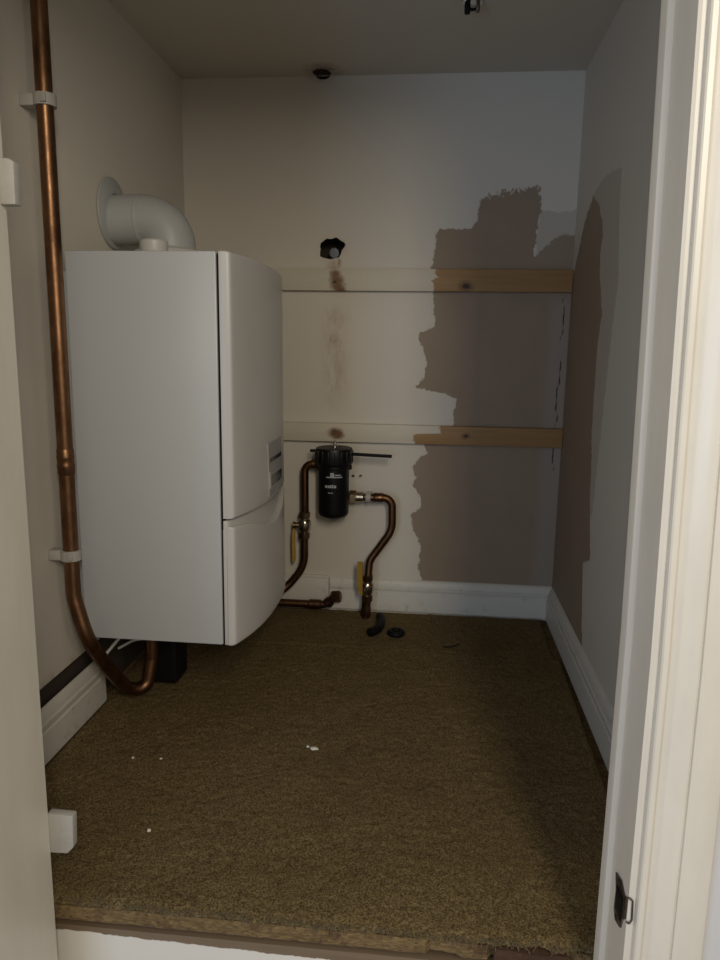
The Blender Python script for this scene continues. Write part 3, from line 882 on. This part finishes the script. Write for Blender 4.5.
p = MB().lathe([(0.0125, 0.0), (0.0165, 0.002), (0.0165, 0.022), (0.0145, 0.026), (0.0145, 0.042), (0.0125, 0.044)], (-0.173, QY - 0.026, 0.002), (0.03, 0.09, 1), 6)
link('floor_nut', p, M['copper_dark'], hr, 25)
# white clip on the horizontal part
wcl = thing('pipe_clip', 'small white pipe clip on the short level pipe right of the black filter', 'clip', (-0.173, YB, 0.3455))
m = MB()
m.box(-0.180, -0.166, QY + 0.010, YB - 0.0005, 0.337, 0.354, 0.0015)
ring = [(math.cos(a) * 0.0160, math.sin(a) * 0.0160) for a in np.linspace(0.4, 2 * PI - 0.4, 28)]
ring += [(math.cos(a) * 0.0114, math.sin(a) * 0.0114) for a in np.linspace(2 * PI - 0.4, 0.4, 28)]
m.prism(ring, lambda p_, q_, s: (s, QY - p_ * 0 + q_, 0.3455 + p_), -0.180, -0.166)
link('saddle', m, M['clip'], wcl, 35)

# capped low pipe
lp = thing('capped_pipe', 'short copper pipe stub lying low along the back skirting, ending in a capped elbow', 'pipe', (-0.33, QY + 0.004, 0.02))
LY = QY + 0.004
p = MB().tube([(-0.62, LY, 0.017), (-0.292, LY, 0.0195), (-0.268, LY - 0.004, 0.046)], R, 0.03, 20)
link('pipe', p, M['copper_dark'], lp, 60)
p = MB().lathe([(0.0120, -0.022), (0.0142, -0.019), (0.0142, 0.012), (0.0120, 0.015)], (-0.322, LY, 0.0193), (1, 0, 0), 24)
link('elbow_socket', p, M['copper_dark'], lp, 35)
p = MB().lathe([(0.0135, -0.006), (0.0152, -0.004), (0.0152, 0.008), (0.0130, 0.010)], (-0.286, LY - 0.001, 0.026), (0.7, 0, 0.72), 24)
link('elbow_rim', p, M['copper_dark'], lp, 35)
p = MB().lathe([(0.0155, -0.013), (0.0175, -0.011), (0.0175, 0.011), (0.0155, 0.013)], (-0.262, LY - 0.004, 0.0465), (1, -0.1, 0.12), 6)
link('cap_nut', p, M['copper_dark'], lp, 25)

# ================================================================ loose things on the carpet
ZB = 0.0015
o = MB()
prof = []
cx, cy = -0.171, 1.895
path = [(-0.1295, 1.938), (-0.1235, 1.905), (-0.1235, 1.872), (-0.128, 1.845), (-0.138, 1.826), (-0.149, 1.815)]
o.tube([(x, y, 0.0125) for x, y in path], 0.0118, 0.015, 16, 5)
solo('rubber_offcut', o, M['black_matt'], 'bent black rubber offcut on the carpet beside the floor valve', 'offcut', (-0.14, 1.88, 0.0))
o = MB()
prof = [(0.0165 + 0.0075 * math.cos(a), 0.008 + 0.0075 * math.sin(a)) for a in np.linspace(0, 2 * PI, 17)[:-1]]
o.lathe(prof, (-0.0785, 1.836, 0.0), (0, 0, 1), 36, closed=False)
solo('rubber_ring', o, M['black_matt'], 'small black rubber ring lying on the carpet right of the bent offcut', 'ring', (-0.0785, 1.836, 0.0))
o = MB().tube([(0.047, 1.772, 0.003), (0.060, 1.766, 0.004), (0.077, 1.776, 0.005), (0.088, 1.792, 0.004)], 0.0016, 0.01, 8)
solo('twine', o, M['black_matt'], 'short dark curl of twine on the carpet near the back', 'twine', (0.065, 1.776, 0.0))

def crumb(x, y, rx, ry, h, label, seed):
    m = MB()
    bmesh.ops.create_icosphere(m.bm, subdivisions=2, radius=1)
    for v in m.bm.verts:
        k = 1 + 0.35 * noise.noise(v.co * 1.7 + Vector((seed, 0, 0)))
        v.co = Vector((x + v.co.x * rx * k, y + v.co.y * ry * k, 0.0015 + h * 0.6 + v.co.z * h * k))
    return solo('plaster_crumb', m, M['crumb'], label, 'crumb', (x, y, 0.0), 'plaster crumbs on the carpet', 60)
crumb(-0.2048, 1.2501, 0.0085, 0.0055, 0.0028, 'largest pale plaster flake in the middle of the carpet', 1)
crumb(-0.2175, 1.2560, 0.0030, 0.0030, 0.0022, 'tiny pale crumb touching the largest plaster flake on its left', 2)
crumb(-0.4243, 0.9829, 0.0036, 0.0030, 0.0026, 'white plaster crumb nearest the doorway, on the left of the carpet', 3)
crumb(-0.5333, 1.1769, 0.0026, 0.0022, 0.0020, 'left one of two tiny crumbs on the carpet by the left skirting', 4)
crumb(-0.4807, 1.1803, 0.0026, 0.0022, 0.0020, 'right one of two tiny crumbs on the carpet by the left skirting', 5)

# ================================================================ blocks on the left lining, keep on the right lining
def block(pts, y0, y1, label):
    m = MB().prism(pts, lambda p_, q_, s: (p_, s, q_), y0, y1, 0.0015)
    return solo('frame_block', m, M['block'], label, 'block', (pts[0][0], y0, pts[0][1]), 'white blocks on the left door lining')
block([(-0.4900, 0.0875), (-0.4655, 0.0880), (-0.4565, 0.098), (-0.4545, 0.1445), (-0.4900, 0.1455)], 0.8125, 0.8250,
      'lower white painted block on the left door lining near the floor')
block([(-0.4885, 0.909), (-0.4705, 0.909), (-0.4695, 0.954), (-0.4750, 0.9575), (-0.4885, 0.959)], 0.800, 0.8145,
      'upper white painted block on the left door lining beside the copper pipe')

sp_ = thing('strike_plate', 'worn dark metal strike plate low on the right door lining', 'latch plate', (0.227, 0.735, 0.12))
m = MB()
pl = [(0.7544, 0.1747), (0.734, 0.181), (0.7191, 0.1746), (0.7085, 0.1800), (0.7085, 0.1692), (0.7095, 0.1531), (0.7181, 0.1443), (0.7224, 0.1304), (0.7424, 0.1228), (0.75, 0.1318), (0.7485, 0.1563)]
m.prism(pl, lambda p_, q_, s: (s, p_, q_), 0.2245, 0.2270, 0.0004)
link('plate', m, M['steel_dark'], sp_, 25)
m = MB()
m.tube([(0.2258, 0.7070, 0.1815), (0.2275, 0.7042, 0.1825), (0.2300, 0.7042, 0.1800), (0.2308, 0.7042, 0.1570), (0.2280, 0.7042, 0.1515), (0.2258, 0.7066, 0.1530)], 0.0011, 0.002, 8, 4)
link('keep_lip', m, M['steel_dark'], sp_, 40)
m = MB()
m.box(0.2233, 0.2246, 0.720, 0.742, 0.140, 0.168, 0.0004)
link('latch_slot', m, M['black_matt'], sp_)
for (yy, zz) in ((0.738, 0.174), (0.738, 0.130)):
    m = MB().lathe([(0.0035, 0), (0.0035, 0.0008), (0.002, 0.0014)], (0.2246, yy, zz), (-1, 0, 0), 12)
    link('screw', m, M['steel_dark'], sp_, 30)

# ================================================================ hole contents and ceiling bracket
hs = thing('cable_stub', 'dark stub of capped pipe inside the jagged hole in the back wall', 'stub', (-0.286, YB + 0.03, 1.012))
m = MB().lathe([(0.013, 0.0), (0.0135, 0.004), (0.0135, 0.06)], (-0.285, YB + 0.012, 1.017), (0, 1, 0.05), 20)
link('stub', m, M['display'], hs, 40)
m = MB().lathe([(0.0165, 0.012), (0.0165, 0.024)], (-0.285, YB + 0.012, 1.017), (0, 1, 0.05), 6)
link('nut', m, M['black_matt'], hs, 25)
cbk = thing('ceiling_bracket', 'small broken dark metal bracket on the ceiling near the doorway', 'bracket', (0.054, 1.642, ZC))
m = MB().box(0.034, 0.074, 1.630, 1.655, ZC - 0.003, ZC - 0.0003, 0.0008)
link('base_plate', m, M['chrome'], cbk)
m = MB().box(0.037, 0.049, 1.632, 1.645, ZC - 0.026, ZC - 0.003, 0.003)
link('terminal', m, M['black_matt'], cbk)
m = MB().box(0.0605, 0.0680, 1.625, 1.642, ZC - 0.024, ZC - 0.003, 0.001)
link('tongue', m, M['steel_dark'], cbk)
m = MB().tube([(0.046, 1.638, ZC - 0.017), (0.055, 1.632, ZC - 0.021), (0.064, 1.632, ZC - 0.018)], 0.003, 0.006, 10)
link('wire_tail', m, M['black_matt'], cbk, 50)

# ================================================================ light
def area(name, loc, target, size, energy, color, size_y=None):
    L = bpy.data.lights.new(name, 'AREA'); L.energy = energy; L.color = color
    L.size = size
    if size_y: L.shape = 'RECTANGLE'; L.size_y = size_y
    o = bpy.data.objects.new(name, L); COL.objects.link(o); o.location = loc
    o.rotation_euler = (Vector(target) - Vector(loc)).to_track_quat('-Z', 'Y').to_euler()
    return o
# ceiling lamp of the hall
area('hall_lamp', (0.45, -0.85, 1.46), (-0.15, 1.6, 0.6), 0.24, 17.5, (1.0, 0.90, 0.73), 0.72)
# added fill from the right, brightens the left wall near the doorway
area('right_fill', (1.25, -0.75, 1.0), (-0.4, 1.1, 0.7), 0.35, 3.5, (1.0, 0.91, 0.78), 0.35)
# added warm fill from the left, lifts the right jamb and shaded carpet
area('left_fill', (-0.45, -1.0, 1.30), (0.35, 1.2, 0.7), 0.5, 2.2, (1.0, 0.90, 0.76), 0.5)
# added fill beside the doorway, aimed at the right rebate to brighten it
area('rebate_fill', (-1.15, 0.40, 0.75), (0.227, 0.74, 0.65), 0.12, 3.2, (1.0, 0.91, 0.78), 1.1)
# daylight from a hall window on the left
area('hall_window', (-0.95, -1.1, 0.60), (0.3, 2.0, 1.05), 0.6, 11, (0.50, 0.70, 1.0), 0.8)

W = bpy.data.worlds.new('World'); SC.world = W; W.use_nodes = True
bg = W.node_tree.nodes['Background']
bg.inputs['Color'].default_value = (1.0, 0.92, 0.83, 1); bg.inputs['Strength'].default_value = 0.24

# ================================================================ camera
cam = bpy.data.cameras.new('Camera'); co = bpy.data.objects.new('Camera', cam); COL.objects.link(co)
cam.sensor_fit = 'VERTICAL'; cam.sensor_height = 32.0; cam.sensor_width = 24.0
cam.lens = 719.75286 / 960 * 32.0
cam.clip_start = 0.02
r = Vector((0.99467501, 0.10188031, 0.01555754)); u = Vector((-0.03337158, 0.17556665, 0.98390177)); fw = Vector((-0.09750883, 0.97918168, -0.17803166))
mw = Matrix(((r.x, u.x, -fw.x, 0), (r.y, u.y, -fw.y, 0), (r.z, u.z, -fw.z, 0.755587), (0, 0, 0, 1)))
co.matrix_world = mw
SC.camera = co
SC.view_settings.view_transform = 'Standard'
SC.view_settings.look = 'None'
SC.view_settings.exposure = 0.05
SC.view_settings.gamma = 1.0
SC.view_settings.use_curve_mapping = False
